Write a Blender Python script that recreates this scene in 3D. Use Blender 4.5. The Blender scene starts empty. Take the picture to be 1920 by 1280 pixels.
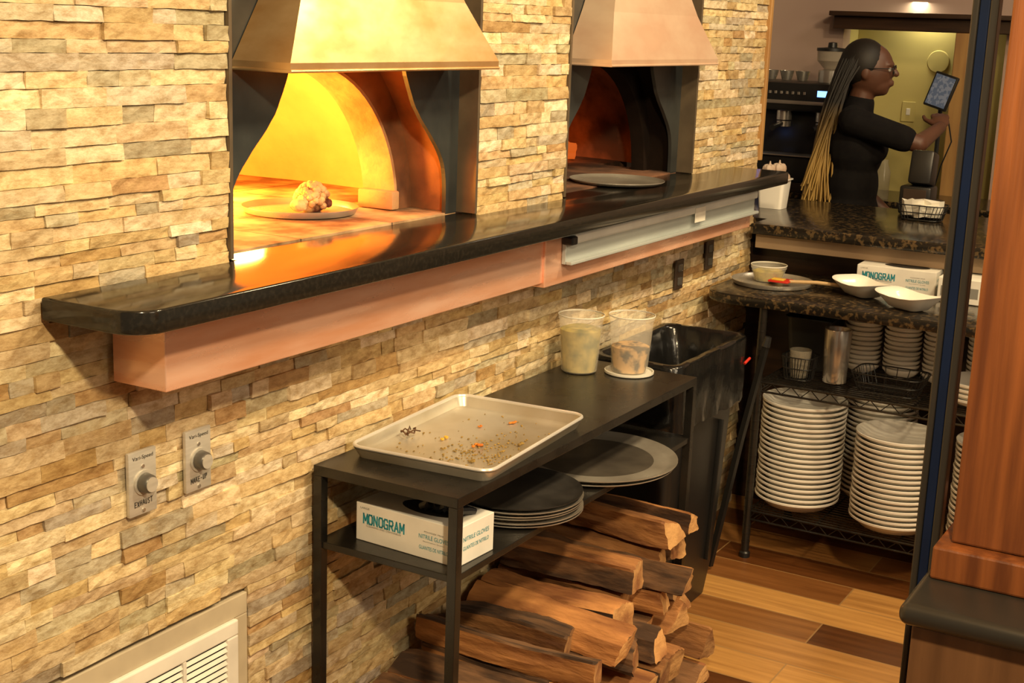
import bpy, bmesh, math, random
from mathutils import Vector, Matrix, noise
random.seed(7)
S=bpy.context.scene
COL=S.collection
try:
    S.view_settings.view_transform='Standard'
    S.view_settings.look='None'
except Exception: pass

# ------------------------------------------------------------------ materials
def nt(m):
    m.use_nodes=True
    return m.node_tree, m.node_tree.nodes['Principled BSDF']
def mat(name,c1,rough=.5,metal=0.,c2=None,nscale=8.,stretch=(1,1,1),bump=0.,bscale=40.,emit=None,estr=0.,alpha=None,coat=0.,contrast=(.35,.65),rvar=0.,spec=None,detail=4,trans=0.,orand=0.):
    m=bpy.data.materials.new(name); t,b=nt(m); N=t.nodes; L=t.links
    b.inputs['Base Color'].default_value=(*c1,1)
    b.inputs['Roughness'].default_value=rough
    b.inputs['Metallic'].default_value=metal
    if coat: b.inputs['Coat Weight'].default_value=coat; b.inputs['Coat Roughness'].default_value=.08
    if spec is not None: b.inputs['Specular IOR Level'].default_value=spec
    if trans: b.inputs['Transmission Weight'].default_value=trans
    tc=N.new('ShaderNodeTexCoord'); mp=N.new('ShaderNodeMapping'); mp.inputs['Scale'].default_value=stretch
    L.new(tc.outputs['Object'],mp.inputs['Vector'])
    no=N.new('ShaderNodeTexNoise'); no.inputs['Scale'].default_value=nscale; no.inputs['Detail'].default_value=detail
    L.new(mp.outputs['Vector'],no.inputs['Vector'])
    if c2 is None: c2=tuple(x*.85 for x in c1)
    cr=N.new('ShaderNodeValToRGB'); cr.color_ramp.elements[0].position=contrast[0]; cr.color_ramp.elements[1].position=contrast[1]
    cr.color_ramp.elements[0].color=(*c1,1); cr.color_ramp.elements[1].color=(*c2,1)
    L.new(no.outputs['Fac'],cr.inputs['Fac'])
    if orand:
        oi=N.new('ShaderNodeObjectInfo')
        ad=N.new('ShaderNodeVectorMath'); ad.operation='ADD'; cm=N.new('ShaderNodeCombineXYZ'); mu=N.new('ShaderNodeMath'); mu.operation='MULTIPLY'; mu.inputs[1].default_value=37
        L.new(oi.outputs['Random'],mu.inputs[0]); L.new(mu.outputs[0],cm.inputs[0]); L.new(mu.outputs[0],cm.inputs[2])
        L.new(mp.outputs['Vector'],ad.inputs[0]); L.new(cm.outputs[0],ad.inputs[1]); L.new(ad.outputs[0],no.inputs['Vector'])
        hs=N.new('ShaderNodeHueSaturation'); mr=N.new('ShaderNodeMapRange'); mr.inputs['To Min'].default_value=1-orand; mr.inputs['To Max'].default_value=1+orand
        L.new(oi.outputs['Random'],mr.inputs['Value']); L.new(mr.outputs['Result'],hs.inputs['Value']); L.new(cr.outputs['Color'],hs.inputs['Color'])
        L.new(hs.outputs['Color'],b.inputs['Base Color'])
    else: L.new(cr.outputs['Color'],b.inputs['Base Color'])
    if rvar:
        mr=N.new('ShaderNodeMapRange'); mr.inputs['To Min'].default_value=max(0,rough-rvar); mr.inputs['To Max'].default_value=rough+rvar
        L.new(no.outputs['Fac'],mr.inputs['Value']); L.new(mr.outputs['Result'],b.inputs['Roughness'])
    if bump:
        n2=N.new('ShaderNodeTexNoise'); n2.inputs['Scale'].default_value=bscale; n2.inputs['Detail'].default_value=6
        L.new(mp.outputs['Vector'],n2.inputs['Vector'])
        bp=N.new('ShaderNodeBump'); bp.inputs['Strength'].default_value=bump; bp.inputs['Distance'].default_value=.01
        L.new(n2.outputs['Fac'],bp.inputs['Height']); L.new(bp.outputs['Normal'],b.inputs['Normal'])
    if emit:
        b.inputs['Emission Color'].default_value=(*emit,1); b.inputs['Emission Strength'].default_value=estr
    if alpha is not None: b.inputs['Alpha'].default_value=alpha
    return m

def stone_mat():
    m=bpy.data.materials.new('split_stone'); t,b=nt(m); N=t.nodes; L=t.links
    at=N.new('ShaderNodeAttribute'); at.attribute_name='Col'
    tc=N.new('ShaderNodeTexCoord')
    n1=N.new('ShaderNodeTexNoise'); n1.inputs['Scale'].default_value=30; n1.inputs['Detail'].default_value=9; n1.inputs['Roughness'].default_value=.75
    mp=N.new('ShaderNodeMapping'); mp.inputs['Scale'].default_value=(1,1,2.2)
    L.new(tc.outputs['Object'],mp.inputs['Vector']); L.new(mp.outputs['Vector'],n1.inputs['Vector'])
    cr=N.new('ShaderNodeValToRGB'); e=cr.color_ramp.elements
    e[0].position=.34; e[0].color=(.58,.46,.31,1); e[1].position=.60; e[1].color=(1.08,1.05,1.0,1)
    L.new(n1.outputs['Fac'],cr.inputs['Fac'])
    mx=N.new('ShaderNodeMix'); mx.data_type='RGBA'; mx.blend_type='MULTIPLY'; mx.inputs['Factor'].default_value=1
    L.new(at.outputs['Color'],mx.inputs['A']); L.new(cr.outputs['Color'],mx.inputs['B'])
    n3=N.new('ShaderNodeTexNoise'); n3.inputs['Scale'].default_value=13; n3.inputs['Detail'].default_value=4
    L.new(tc.outputs['Object'],n3.inputs['Vector'])
    c3=N.new('ShaderNodeValToRGB'); c3.color_ramp.elements[0].position=.58; c3.color_ramp.elements[1].position=.75
    c3.color_ramp.elements[0].color=(0,0,0,1); c3.color_ramp.elements[1].color=(.5,.5,.5,1)
    L.new(n3.outputs['Fac'],c3.inputs['Fac'])
    m2=N.new('ShaderNodeMix'); m2.data_type='RGBA'; m2.inputs['B'].default_value=(.45,.30,.11,1)
    L.new(c3.outputs['Color'],m2.inputs['Factor']); L.new(mx.outputs['Result'],m2.inputs['A'])
    L.new(m2.outputs['Result'],b.inputs['Base Color'])
    b.inputs['Roughness'].default_value=.65
    n2=N.new('ShaderNodeTexNoise'); n2.inputs['Scale'].default_value=60; n2.inputs['Detail'].default_value=8; n2.inputs['Roughness'].default_value=.6
    L.new(mp.outputs['Vector'],n2.inputs['Vector'])
    bp=N.new('ShaderNodeBump'); bp.inputs['Strength'].default_value=.42; bp.inputs['Distance'].default_value=.005
    L.new(n2.outputs['Fac'],bp.inputs['Height']); L.new(bp.outputs['Normal'],b.inputs['Normal'])
    return m

def floor_mat():
    m=bpy.data.materials.new('wood_plank_tile'); t,b=nt(m); N=t.nodes; L=t.links
    tc=N.new('ShaderNodeTexCoord'); mp=N.new('ShaderNodeMapping'); mp.inputs['Rotation'].default_value=(0,0,math.radians(90)); mp.inputs['Location'].default_value=(.3,.05,0)
    L.new(tc.outputs['Object'],mp.inputs['Vector'])
    br=N.new('ShaderNodeTexBrick'); br.inputs['Scale'].default_value=1; br.inputs['Brick Width'].default_value=.9; br.inputs['Row Height'].default_value=.15
    br.inputs['Mortar Size'].default_value=.0022; br.inputs['Color1'].default_value=(0,0,0,1); br.inputs['Color2'].default_value=(1,1,1,1)
    br.inputs['Mortar'].default_value=(.5,.5,.5,1)
    L.new(mp.outputs['Vector'],br.inputs['Vector'])
    r0=N.new('ShaderNodeValToRGB'); el=r0.color_ramp.elements
    el[0].position=0; el[0].color=(.085,.030,.009,1); el[1].position=1; el[1].color=(.72,.43,.15,1)
    for p,c in((.40,(.15,.055,.015)),(.62,(.24,.10,.03)),(.78,(.58,.32,.10))):
        q=el.new(p); q.color=(*c,1)
    L.new(br.outputs['Color'],r0.inputs['Fac'])
    m2=N.new('ShaderNodeMapping'); m2.inputs['Scale'].default_value=(22,1.2,1); L.new(tc.outputs['Object'],m2.inputs['Vector'])
    n=N.new('ShaderNodeTexNoise'); n.inputs['Scale'].default_value=2; n.inputs['Detail'].default_value=6; L.new(m2.outputs['Vector'],n.inputs['Vector'])
    cr=N.new('ShaderNodeValToRGB'); cr.color_ramp.elements[0].position=.3; cr.color_ramp.elements[1].position=.65
    cr.color_ramp.elements[0].color=(.66,.58,.5,1); cr.color_ramp.elements[1].color=(1.08,1.05,1,1); L.new(n.outputs['Fac'],cr.inputs['Fac'])
    mx=N.new('ShaderNodeMix'); mx.data_type='RGBA'; mx.blend_type='MULTIPLY'; mx.inputs['Factor'].default_value=1
    L.new(r0.outputs['Color'],mx.inputs['A']); L.new(cr.outputs['Color'],mx.inputs['B'])
    m3=N.new('ShaderNodeMix'); m3.data_type='RGBA'; m3.inputs['B'].default_value=(.34,.20,.08,1)
    L.new(br.outputs['Fac'],m3.inputs['Factor']); L.new(mx.outputs['Result'],m3.inputs['A'])
    L.new(m3.outputs['Result'],b.inputs['Base Color'])
    b.inputs['Roughness'].default_value=.30
    return m

def brick_mat(name,c1,c2,mo,w,h,rough=.9,rot=(0,0,0)):
    m=bpy.data.materials.new(name); t,b=nt(m); N=t.nodes; L=t.links
    tc=N.new('ShaderNodeTexCoord'); mp=N.new('ShaderNodeMapping'); mp.inputs['Rotation'].default_value=rot
    L.new(tc.outputs['Object'],mp.inputs['Vector'])
    br=N.new('ShaderNodeTexBrick'); br.inputs['Scale'].default_value=1; br.inputs['Brick Width'].default_value=w; br.inputs['Row Height'].default_value=h
    br.inputs['Mortar Size'].default_value=.002; br.inputs['Color1'].default_value=(*c1,1); br.inputs['Color2'].default_value=(*c2,1); br.inputs['Mortar'].default_value=(*mo,1)
    L.new(mp.outputs['Vector'],br.inputs['Vector'])
    n=N.new('ShaderNodeTexNoise'); n.inputs['Scale'].default_value=9; n.inputs['Detail'].default_value=8; L.new(tc.outputs['Object'],n.inputs['Vector'])
    cr=N.new('ShaderNodeValToRGB'); cr.color_ramp.elements[0].position=.38; cr.color_ramp.elements[1].position=.62
    cr.color_ramp.elements[0].color=(.25,.20,.16,1); cr.color_ramp.elements[1].color=(1.1,1.1,1.1,1); L.new(n.outputs['Fac'],cr.inputs['Fac'])
    mx=N.new('ShaderNodeMix'); mx.data_type='RGBA'; mx.blend_type='MULTIPLY'; mx.inputs['Factor'].default_value=1
    L.new(br.outputs['Color'],mx.inputs['A']); L.new(cr.outputs['Color'],mx.inputs['B']); L.new(mx.outputs['Result'],b.inputs['Base Color'])
    b.inputs['Roughness'].default_value=rough
    bp=N.new('ShaderNodeBump'); bp.inputs['Strength'].default_value=.4; bp.inputs['Distance'].default_value=.005
    L.new(n.outputs['Fac'],bp.inputs['Height']); L.new(bp.outputs['Normal'],b.inputs['Normal'])
    return m

M={}
M['stone']=stone_mat(); M['floor']=floor_mat()
M['mortar']=mat('mortar',(.22,.17,.10),.95)
M['granite']=mat('black_granite',(.012,.011,.009),.13,0,(.022,.019,.015),120,contrast=(.45,.7))
M['granite2']=mat('speckled_granite',(.012,.010,.008),.18,0,(.10,.065,.03),70,contrast=(.52,.62))
M['copper']=mat('brushed_copper',(1,.62,.45),.28,.5,(.84,.42,.25),4,(1,1,6),bump=.10,bscale=7,rvar=.14,detail=7)
M['hood']=mat('aged_copper',(.86,.60,.31),.38,.8,(.60,.34,.13),5,(1.3,1.3,2.5),bump=.10,bscale=7,rvar=.14,detail=8)
M['hood2']=mat('rosy_copper',(.97,.75,.55),.36,.6,(.78,.52,.36),4,(1.3,1.3,2.5),bump=.10,bscale=7,rvar=.14,detail=8)
M['steel_dark']=mat('blued_steel',(.040,.046,.05),.40,.6,(.095,.105,.10),5,bump=.05,bscale=30,rvar=.12)
M['jamb']=mat('jamb_metal',(.16,.12,.075),.5,.4,(.10,.075,.05),10)
M['plateal']=mat('plate_brushed',(.64,.61,.54),.40,.4,(.56,.53,.47),20,(1,1,8))
M['railwhite']=mat('rail_painted',(.50,.54,.52),.35,.2,(.42,.46,.45),4,(1,6,6))
M['raillight']=mat('rail_strip',(.82,.84,.80),.25,.1)
M['black']=mat('black_plastic',(.012,.012,.012),.38)
M['blacksteel']=mat('black_powder_steel',(.010,.009,.008),.28,.1,(.02,.018,.015),12,rvar=.08)
M['panblack']=mat('seasoned_pan',(.025,.023,.021),.4,.4,(.06,.055,.05),9,rvar=.1)
M['pan']=mat('worn_aluminium',(.62,.58,.50),.30,.6,(.34,.30,.25),6,rvar=.12,detail=7)
M['pancentre']=mat('darkened_pan_centre',(.20,.175,.14),.36,.6,(.10,.085,.07),8,rvar=.1,detail=7)
M['sheet']=mat('sheet_pan_metal',(.66,.63,.54),.34,.6,(.40,.33,.20),4,rvar=.1,detail=8,contrast=(.42,.72))
M['sheetrim']=mat('sheet_pan_rim',(.90,.88,.82),.3,.5)
M['white']=mat('white_ceramic',(.93,.90,.82),.2,0,(.89,.86,.77),5,coat=.3)
M['carton']=mat('white_carton',(.84,.82,.75),.6)
M['teal']=mat('teal_ink',(.02,.30,.38),.6)
M['greyink']=mat('grey_ink',(.25,.25,.23),.6)
M['ink']=mat('black_ink',(.02,.02,.02),.6)
M['glove']=mat('black_nitrile',(.008,.008,.01),.35)
M['knob']=mat('knob_grey',(.16,.155,.14),.35,.5)
M['bag']=mat('black_bag',(.006,.006,.006),.18,0,(.010,.010,.010),20,(1,1,.5),bump=.6,bscale=12)
M['plastic']=mat('frosted_plastic',(.90,.86,.74),.4,alpha=.27)
M['plid']=mat('milky_plastic',(.82,.80,.70),.35)
M['soup']=mat('soup',(.55,.42,.09),.4,0,(.16,.15,.02),26,bump=.3,bscale=30)
M['onion']=mat('onion_mix',(.60,.36,.14),.4,0,(.05,.025,.010),26,bump=.4,bscale=30,contrast=(.44,.56))
M['bark']=mat('bark',(.045,.023,.012),.95,0,(.18,.09,.04),7,(4,.8,4),bump=1,bscale=8,orand=.3,detail=10,contrast=(.42,.6))
M['split']=mat('split_wood',(.50,.225,.07),.8,0,(.17,.060,.018),4,(6,1.3,6),bump=1,bscale=7,orand=.4,contrast=(.34,.68),detail=10)
M['endw']=mat('wood_end',(.66,.37,.14),.85,0,(.28,.115,.04),10,bump=.8,bscale=26,orand=.25,detail=8,contrast=(.42,.66))
M['postwood']=mat('red_oak',(.24,.075,.018),.42,0,(.10,.028,.007),3,(16,16,.8),bump=.15,bscale=6,coat=.08,detail=7)
M['brownwood']=mat('brown_half_wall',(.16,.075,.03),.5,0,(.09,.04,.015),3,(12,12,.8),detail=6)
M['darkwood']=mat('dark_wood',(.05,.024,.012),.35,0,(.022,.011,.007),4,(10,1,10))
M['bluemetal']=mat('blue_frame',(.006,.016,.06),.3,.3,(.004,.010,.03),5)
M['greymetal']=mat('grey_frame',(.05,.045,.038),.28,.5)
M['mauve']=mat('mauve_plaster',(.45,.33,.27),.9,0,(.41,.29,.24),2)
M['yellow']=mat('yellow_plaster',(.60,.52,.20),.9,0,(.53,.45,.16),2)
M['beige']=mat('beige_laminate',(.36,.25,.15),.5)
M['ceil']=mat('ceiling_paint',(.5,.4,.28),.9)
M['honey']=mat('honey_wood',(.42,.24,.08),.45,0,(.32,.17,.06),4,(8,8,1))
M['vent']=mat('vent_enamel',(.90,.87,.78),.4)
M['ventframe']=mat('vent_surround',(.58,.50,.35),.6,0,(.48,.41,.29),10)
M['hearth']=brick_mat('hearth_tile',(.55,.36,.19),(.46,.30,.16),(.10,.06,.04),.3,.3)
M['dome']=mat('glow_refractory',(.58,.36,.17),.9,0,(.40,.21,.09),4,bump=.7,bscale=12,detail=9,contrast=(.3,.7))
M['refract']=mat('refractory',(.56,.34,.16),.9,0,(.30,.15,.065),9,bump=.7,bscale=18,detail=8,contrast=(.3,.7))
M['soot']=mat('sooty_brick',(.34,.14,.05),.9,0,(.06,.026,.013),4,bump=.5,bscale=15,detail=7,contrast=(.4,.62))
M['shadedark']=mat('shaded_brick',(.014,.008,.005),.95,0,(.008,.005,.004),6,bump=.5,bscale=15,spec=.1)  # near-black colour carries the shade inside the unlit oven mouth
M['shademid']=mat('shaded_firebrick',(.20,.09,.045),.9,0,(.06,.027,.014),8,bump=.6,bscale=15,detail=8,contrast=(.4,.6))  # shaded copy of the dome and hearth brick, darkness put into the colour
M['ember']=mat('ember',(.05,.01,.005),.9,0,(.02,.01,.01),12,emit=(1,.16,.015),estr=.6)
M['skin']=mat('skin_brown',(.12,.05,.028),.5)
M['shirt']=mat('black_cotton',(.006,.005,.006),.95,0,(.009,.008,.008),20,bump=.3,bscale=10,spec=.2)
M['jeans']=mat('black_trousers',(.008,.008,.011),.9)
M['shoe']=mat('shoe_black',(.01,.01,.01),.5)
M['eyew']=mat('eye_white',(.6,.58,.52),.3)
M['led']=mat('led_blue',(.02,.1,.5),.4,emit=(.15,.35,1),estr=4)
M['screen']=mat('screen_glow',(.03,.035,.04),.25,0,(.14,.15,.17),60,emit=(.16,.18,.22),estr=.35,contrast=(.48,.52))
M['steel']=mat('stainless',(.62,.58,.52),.25,.8)
M['glass']=mat('smoky_glass',(.5,.45,.35),.08,alpha=.35)
M['paper']=mat('white_paper',(.85,.82,.72),.8)
M['garlic']=mat('garlic_skin',(.62,.50,.40),.7,0,(.40,.28,.20),20)
M['red']=mat('red_silicone',(.6,.03,.015),.4)
M['yel']=mat('yellow_food',(.75,.48,.05),.5,0,(.6,.3,.04),20)
M['crumb']=mat('crumbs',(.16,.10,.02),.8,0,(.38,.24,.05),60)
M['orange']=mat('orange_food',(.65,.22,.02),.6,0,(.5,.12,.01),30,bump=.4,bscale=60)
M['cauli']=mat('roast_food',(.62,.42,.20),.7,0,(.10,.02,.008),20,bump=.8,bscale=50,contrast=(.42,.58))
M['lightwood']=mat('light_wood',(.62,.42,.2),.6)
M['outlet']=mat('outlet_brown',(.05,.032,.022),.4)
def hair_mat():
    m=bpy.data.materials.new('ombre_braids'); t,b=nt(m); N=t.nodes; L=t.links
    tc=N.new('ShaderNodeTexCoord'); sp=N.new('ShaderNodeSeparateXYZ'); L.new(tc.outputs['Object'],sp.inputs[0])
    cr=N.new('ShaderNodeValToRGB'); e=cr.color_ramp.elements
    mr=N.new('ShaderNodeMapRange'); mr.inputs['From Min'].default_value=1.0; mr.inputs['From Max'].default_value=1.45
    L.new(sp.outputs['Z'],mr.inputs['Value']); L.new(mr.outputs['Result'],cr.inputs['Fac'])
    e[0].position=.20; e[0].color=(.42,.26,.06,1); e[1].position=.78; e[1].color=(.010,.007,.005,1)
    L.new(cr.outputs['Color'],b.inputs['Base Color']); b.inputs['Roughness'].default_value=.6
    return m
M['hair']=hair_mat()

# ------------------------------------------------------------------ mesh helper
class B:
    def __init__(s): s.bm=bmesh.new(); s.mats=[]
    def mi(s,k):
        if k not in s.mats: s.mats.append(k)
        return s.mats.index(k)
    def merge(s,t,k):
        i=s.mi(k)
        for f in t.faces: f.material_index=i
        me=bpy.data.meshes.new('t'); t.to_mesh(me); t.free(); s.bm.from_mesh(me); bpy.data.meshes.remove(me)
    def box(s,x0,x1,y0,y1,z0,z1,k,bev=0.,rot=None,seg=2):
        t=bmesh.new(); bmesh.ops.create_cube(t,size=1)
        for v in t.verts: v.co=Vector(((x0+x1)/2+v.co.x*(x1-x0),(y0+y1)/2+v.co.y*(y1-y0),(z0+z1)/2+v.co.z*(z1-z0)))
        if bev: bmesh.ops.bevel(t,geom=t.edges[:],offset=bev,segments=seg,affect='EDGES',profile=.5)
        if rot is not None:
            c=Vector(((x0+x1)/2,(y0+y1)/2,(z0+z1)/2))
            for v in t.verts: v.co=rot@(v.co-c)+c
        s.merge(t,k); return s
    def loft(s,rings,k,cap0=True,cap1=True,closed=True):
        t=bmesh.new(); R=[[t.verts.new(p) for p in r] for r in rings]; n=len(rings[0])
        for a,b in zip(R,R[1:]):
            for i in range(n if closed else n-1):
                j=(i+1)%n
                try: t.faces.new((a[i],a[j],b[j],b[i]))
                except Exception: pass
        if cap0: t.faces.new(R[0][::-1])
        if cap1: t.faces.new(R[-1])
        bmesh.ops.remove_doubles(t,verts=t.verts[:],dist=1e-5)
        bmesh.ops.recalc_face_normals(t,faces=t.faces[:])
        s.merge(t,k); return s
    def lathe(s,prof,k,c=(0,0,0),n=32,cap0=False,cap1=False,sy=1.):
        rings=[[(c[0]+max(r,1e-7)*math.cos(2*math.pi*i/n),c[1]+sy*max(r,1e-7)*math.sin(2*math.pi*i/n),c[2]+z) for i in range(n)] for r,z in prof]
        t=bmesh.new(); R=[[t.verts.new(p) for p in r] for r in rings]
        for a,b in zip(R,R[1:]):
            for i in range(n):
                j=(i+1)%n; t.faces.new((a[i],a[j],b[j],b[i]))
        if cap0: t.faces.new(R[0][::-1])
        if cap1: t.faces.new(R[-1])
        bmesh.ops.remove_doubles(t,verts=t.verts[:],dist=2e-6)
        bmesh.ops.recalc_face_normals(t,faces=t.faces[:])
        s.merge(t,k); return s
    def tube(s,pts,rad,k,n=8,closed=False):
        pts=[Vector(p) for p in pts]
        if not hasattr(rad,'__len__'): rad=[rad]*len(pts)
        rings=[]
        up=Vector((0,0,1)); prev=None
        for i,p in enumerate(pts):
            if closed: d=pts[(i+1)%len(pts)]-pts[i-1]
            else: d=pts[min(i+1,len(pts)-1)]-pts[max(i-1,0)]
            d.normalize()
            if prev is None:
                a=d.cross(up)
                if a.length<.1: a=d.cross(Vector((1,0,0)))
            else: a=prev-d*prev.dot(d)
            a.normalize(); b=d.cross(a); prev=a
            rings.append([tuple(p+(a*math.cos(2*math.pi*j/n)+b*math.sin(2*math.pi*j/n))*rad[i]) for j in range(n)])
        if closed: rings.append(rings[0])
        s.loft(rings,k,not closed,not closed); return s
    def ell(s,c,r,k,u=20,v=12,rot=None):
        t=bmesh.new(); bmesh.ops.create_uvsphere(t,u_segments=u,v_segments=v,radius=1)
        for q in t.verts:
            p=Vector((q.co.x*r[0],q.co.y*r[1],q.co.z*r[2]))
            if rot is not None: p=rot@p
            q.co=p+Vector(c)
        s.merge(t,k); return s
    def cap(s,p1,r1,p2,r2,k,n=14):
        p1=Vector(p1);p2=Vector(p2); d=(p2-p1).normalized()
        P=[];R=[]
        for a in (89,60,30): P.append(p1-d*r1*math.sin(math.radians(a)));R.append(r1*math.cos(math.radians(a)))
        for f in (0,.5,1): P.append(p1.lerp(p2,f));R.append(r1+(r2-r1)*f)
        for a in (30,60,89): P.append(p2+d*r2*math.sin(math.radians(a)));R.append(r2*math.cos(math.radians(a)))
        s.tube(P,R,k,n); return s
    def obj(s,name,smooth=False,parent=None,label=None,ang=35):
        me=bpy.data.meshes.new(name); s.bm.to_mesh(me); s.bm.free()
        for k in s.mats: me.materials.append(M[k])
        if smooth:
            for p in me.polygons: p.use_smooth=True
            try: me.set_sharp_from_angle(angle=math.radians(ang))
            except Exception: pass
        o=bpy.data.objects.new(name,me); COL.objects.link(o)
        if parent: o.parent=parent
        if label: o['label']=label
        return o
def top(o,label,cat,group=None):
    o['label']=label; o['category']=cat
    if group: o['group']=group
    return o
def empty(name,loc=(0,0,0),rot=0.,label='',cat='',group=None):
    e=bpy.data.objects.new(name,None); e.location=loc; e.rotation_euler=(0,0,rot); e.empty_display_size=.05
    COL.objects.link(e); top(e,label,cat,group); return e
def struct(o,label=None):
    o['kind']='structure'
    if label: o['label']=label
    return o
def rr(cx,cy,w,h,r,z,m=5,sm=2):
    pts=[]; r=min(r,w/2-1e-4,h/2-1e-4)
    cs=[(cx+w/2-r,cy+h/2-r,0),(cx-w/2+r,cy+h/2-r,90),(cx-w/2+r,cy-h/2+r,180),(cx+w/2-r,cy-h/2+r,270)]
    for i,(x,y,a) in enumerate(cs):
        arc=[(x+r*math.cos(math.radians(a+90*j/m)),y+r*math.sin(math.radians(a+90*j/m)),z) for j in range(m+1)]
        pts+=arc
        nx=cs[(i+1)%4]; a2=nx[2]
        q=(nx[0]+r*math.cos(math.radians(a2)),nx[1]+r*math.sin(math.radians(a2)),z)
        for j in range(1,sm): pts.append(tuple(arc[-1][k]+(q[k]-arc[-1][k])*j/sm for k in range(3)))
    return pts
def text(s,width,height,matk,loc,axx,axy,parent,name='printed_text',bold=0.):
    cu=bpy.data.curves.new('txt','FONT'); cu.body=s; cu.align_x='CENTER'; cu.align_y='CENTER'; cu.offset=bold
    to=bpy.data.objects.new('txt',cu); COL.objects.link(to); bpy.context.view_layer.update()
    me=bpy.data.meshes.new_from_object(to.evaluated_get(bpy.context.evaluated_depsgraph_get()))
    bpy.data.objects.remove(to)
    xs=[v.co.x for v in me.vertices]; ys=[v.co.y for v in me.vertices]
    sx=width/(max(xs)-min(xs)); sy=height/(max(ys)-min(ys)); mx=(max(xs)+min(xs))/2; my=(max(ys)+min(ys))/2
    axx=Vector(axx);axy=Vector(axy)
    for v in me.vertices: v.co=Vector(loc)+axx*((v.co.x-mx)*sx)+axy*((v.co.y-my)*sy)
    me.materials.clear(); me.materials.append(M[matk])
    o=bpy.data.objects.new(name,me); COL.objects.link(o); o.parent=parent
    return o
GLY={'M':[[(0,0),(0,1)],[(0,1),(.5,.3)],[(.5,.3),(1,1)],[(1,1),(1,0)]],
'O':[[(.15,0),(0,.2)],[(0,.2),(0,.8)],[(0,.8),(.15,1)],[(.15,1),(.75,1)],[(.75,1),(.9,.8)],[(.9,.8),(.9,.2)],[(.9,.2),(.75,0)],[(.75,0),(.15,0)]],
'N':[[(0,0),(0,1)],[(0,1),(.85,0)],[(.85,0),(.85,1)]],
'G':[[(.85,.8),(.7,1)],[(.7,1),(.15,1)],[(.15,1),(0,.8)],[(0,.8),(0,.2)],[(0,.2),(.15,0)],[(.15,0),(.85,0)],[(.85,0),(.85,.45)],[(.85,.45),(.5,.45)]],
'R':[[(0,0),(0,1)],[(0,1),(.7,1)],[(.7,1),(.85,.85)],[(.85,.85),(.85,.6)],[(.85,.6),(.7,.45)],[(.7,.45),(0,.45)],[(.4,.45),(.88,0)]],
'A':[[(0,0),(.45,1)],[(.45,1),(.9,0)],[(.17,.32),(.73,.32)]],
'E':[[(.8,0),(0,0)],[(0,0),(0,1)],[(0,1),(.8,1)],[(0,.5),(.65,.5)]],
'X':[[(0,0),(.8,1)],[(0,1),(.8,0)]],'H':[[(0,0),(0,1)],[(.8,0),(.8,1)],[(0,.5),(.8,.5)]],
'U':[[(0,1),(.05,.15)],[(.05,.15),(.3,0)],[(.3,0),(.65,.1)],[(.65,.1),(.75,1)]],
'S':[[(.75,.9),(.3,1)],[(.3,1),(.05,.75)],[(.05,.75),(.7,.35)],[(.7,.35),(.5,0)],[(.5,0),(0,.1)]],
'T':[[(0,1),(.9,1)],[(.45,1),(.45,0)]],'K':[[(0,0),(0,1)],[(0,.45),(.75,1)],[(.2,.55),(.8,0)]],
'-':[[(.1,.5),(.6,.5)]],'P':[[(0,0),(0,1)],[(0,1),(.7,.95)],[(.7,.95),(.7,.55)],[(.7,.55),(0,.5)]]}
def strokes(s,cw,ch,gap,th,matk,loc,axx,axy,parent,name,jit=0.):
    axx=Vector(axx);axy=Vector(axy); tot=len(s)*cw+(len(s)-1)*gap; x=-tot/2; t=bmesh.new()
    for ch_ in s:
        jy=random.uniform(-jit,jit)
        for (a,c) in GLY.get(ch_,[]):
            A=Vector((x+a[0]*cw,(a[1]-.5)*ch+jy)); C=Vector((x+c[0]*cw,(c[1]-.5)*ch+jy)); d=(C-A).normalized(); A-=d*th*.45; C+=d*th*.45
            p=Vector((-d.y,d.x))*th/2
            t.faces.new([t.verts.new(Vector(loc)+axx*q.x+axy*q.y) for q in (A+p,A-p,C-p,C+p)])
        x+=cw+gap
    b=B(); b.merge(t,matk); return b.obj(name,parent=parent)

ZC=1.183
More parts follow.
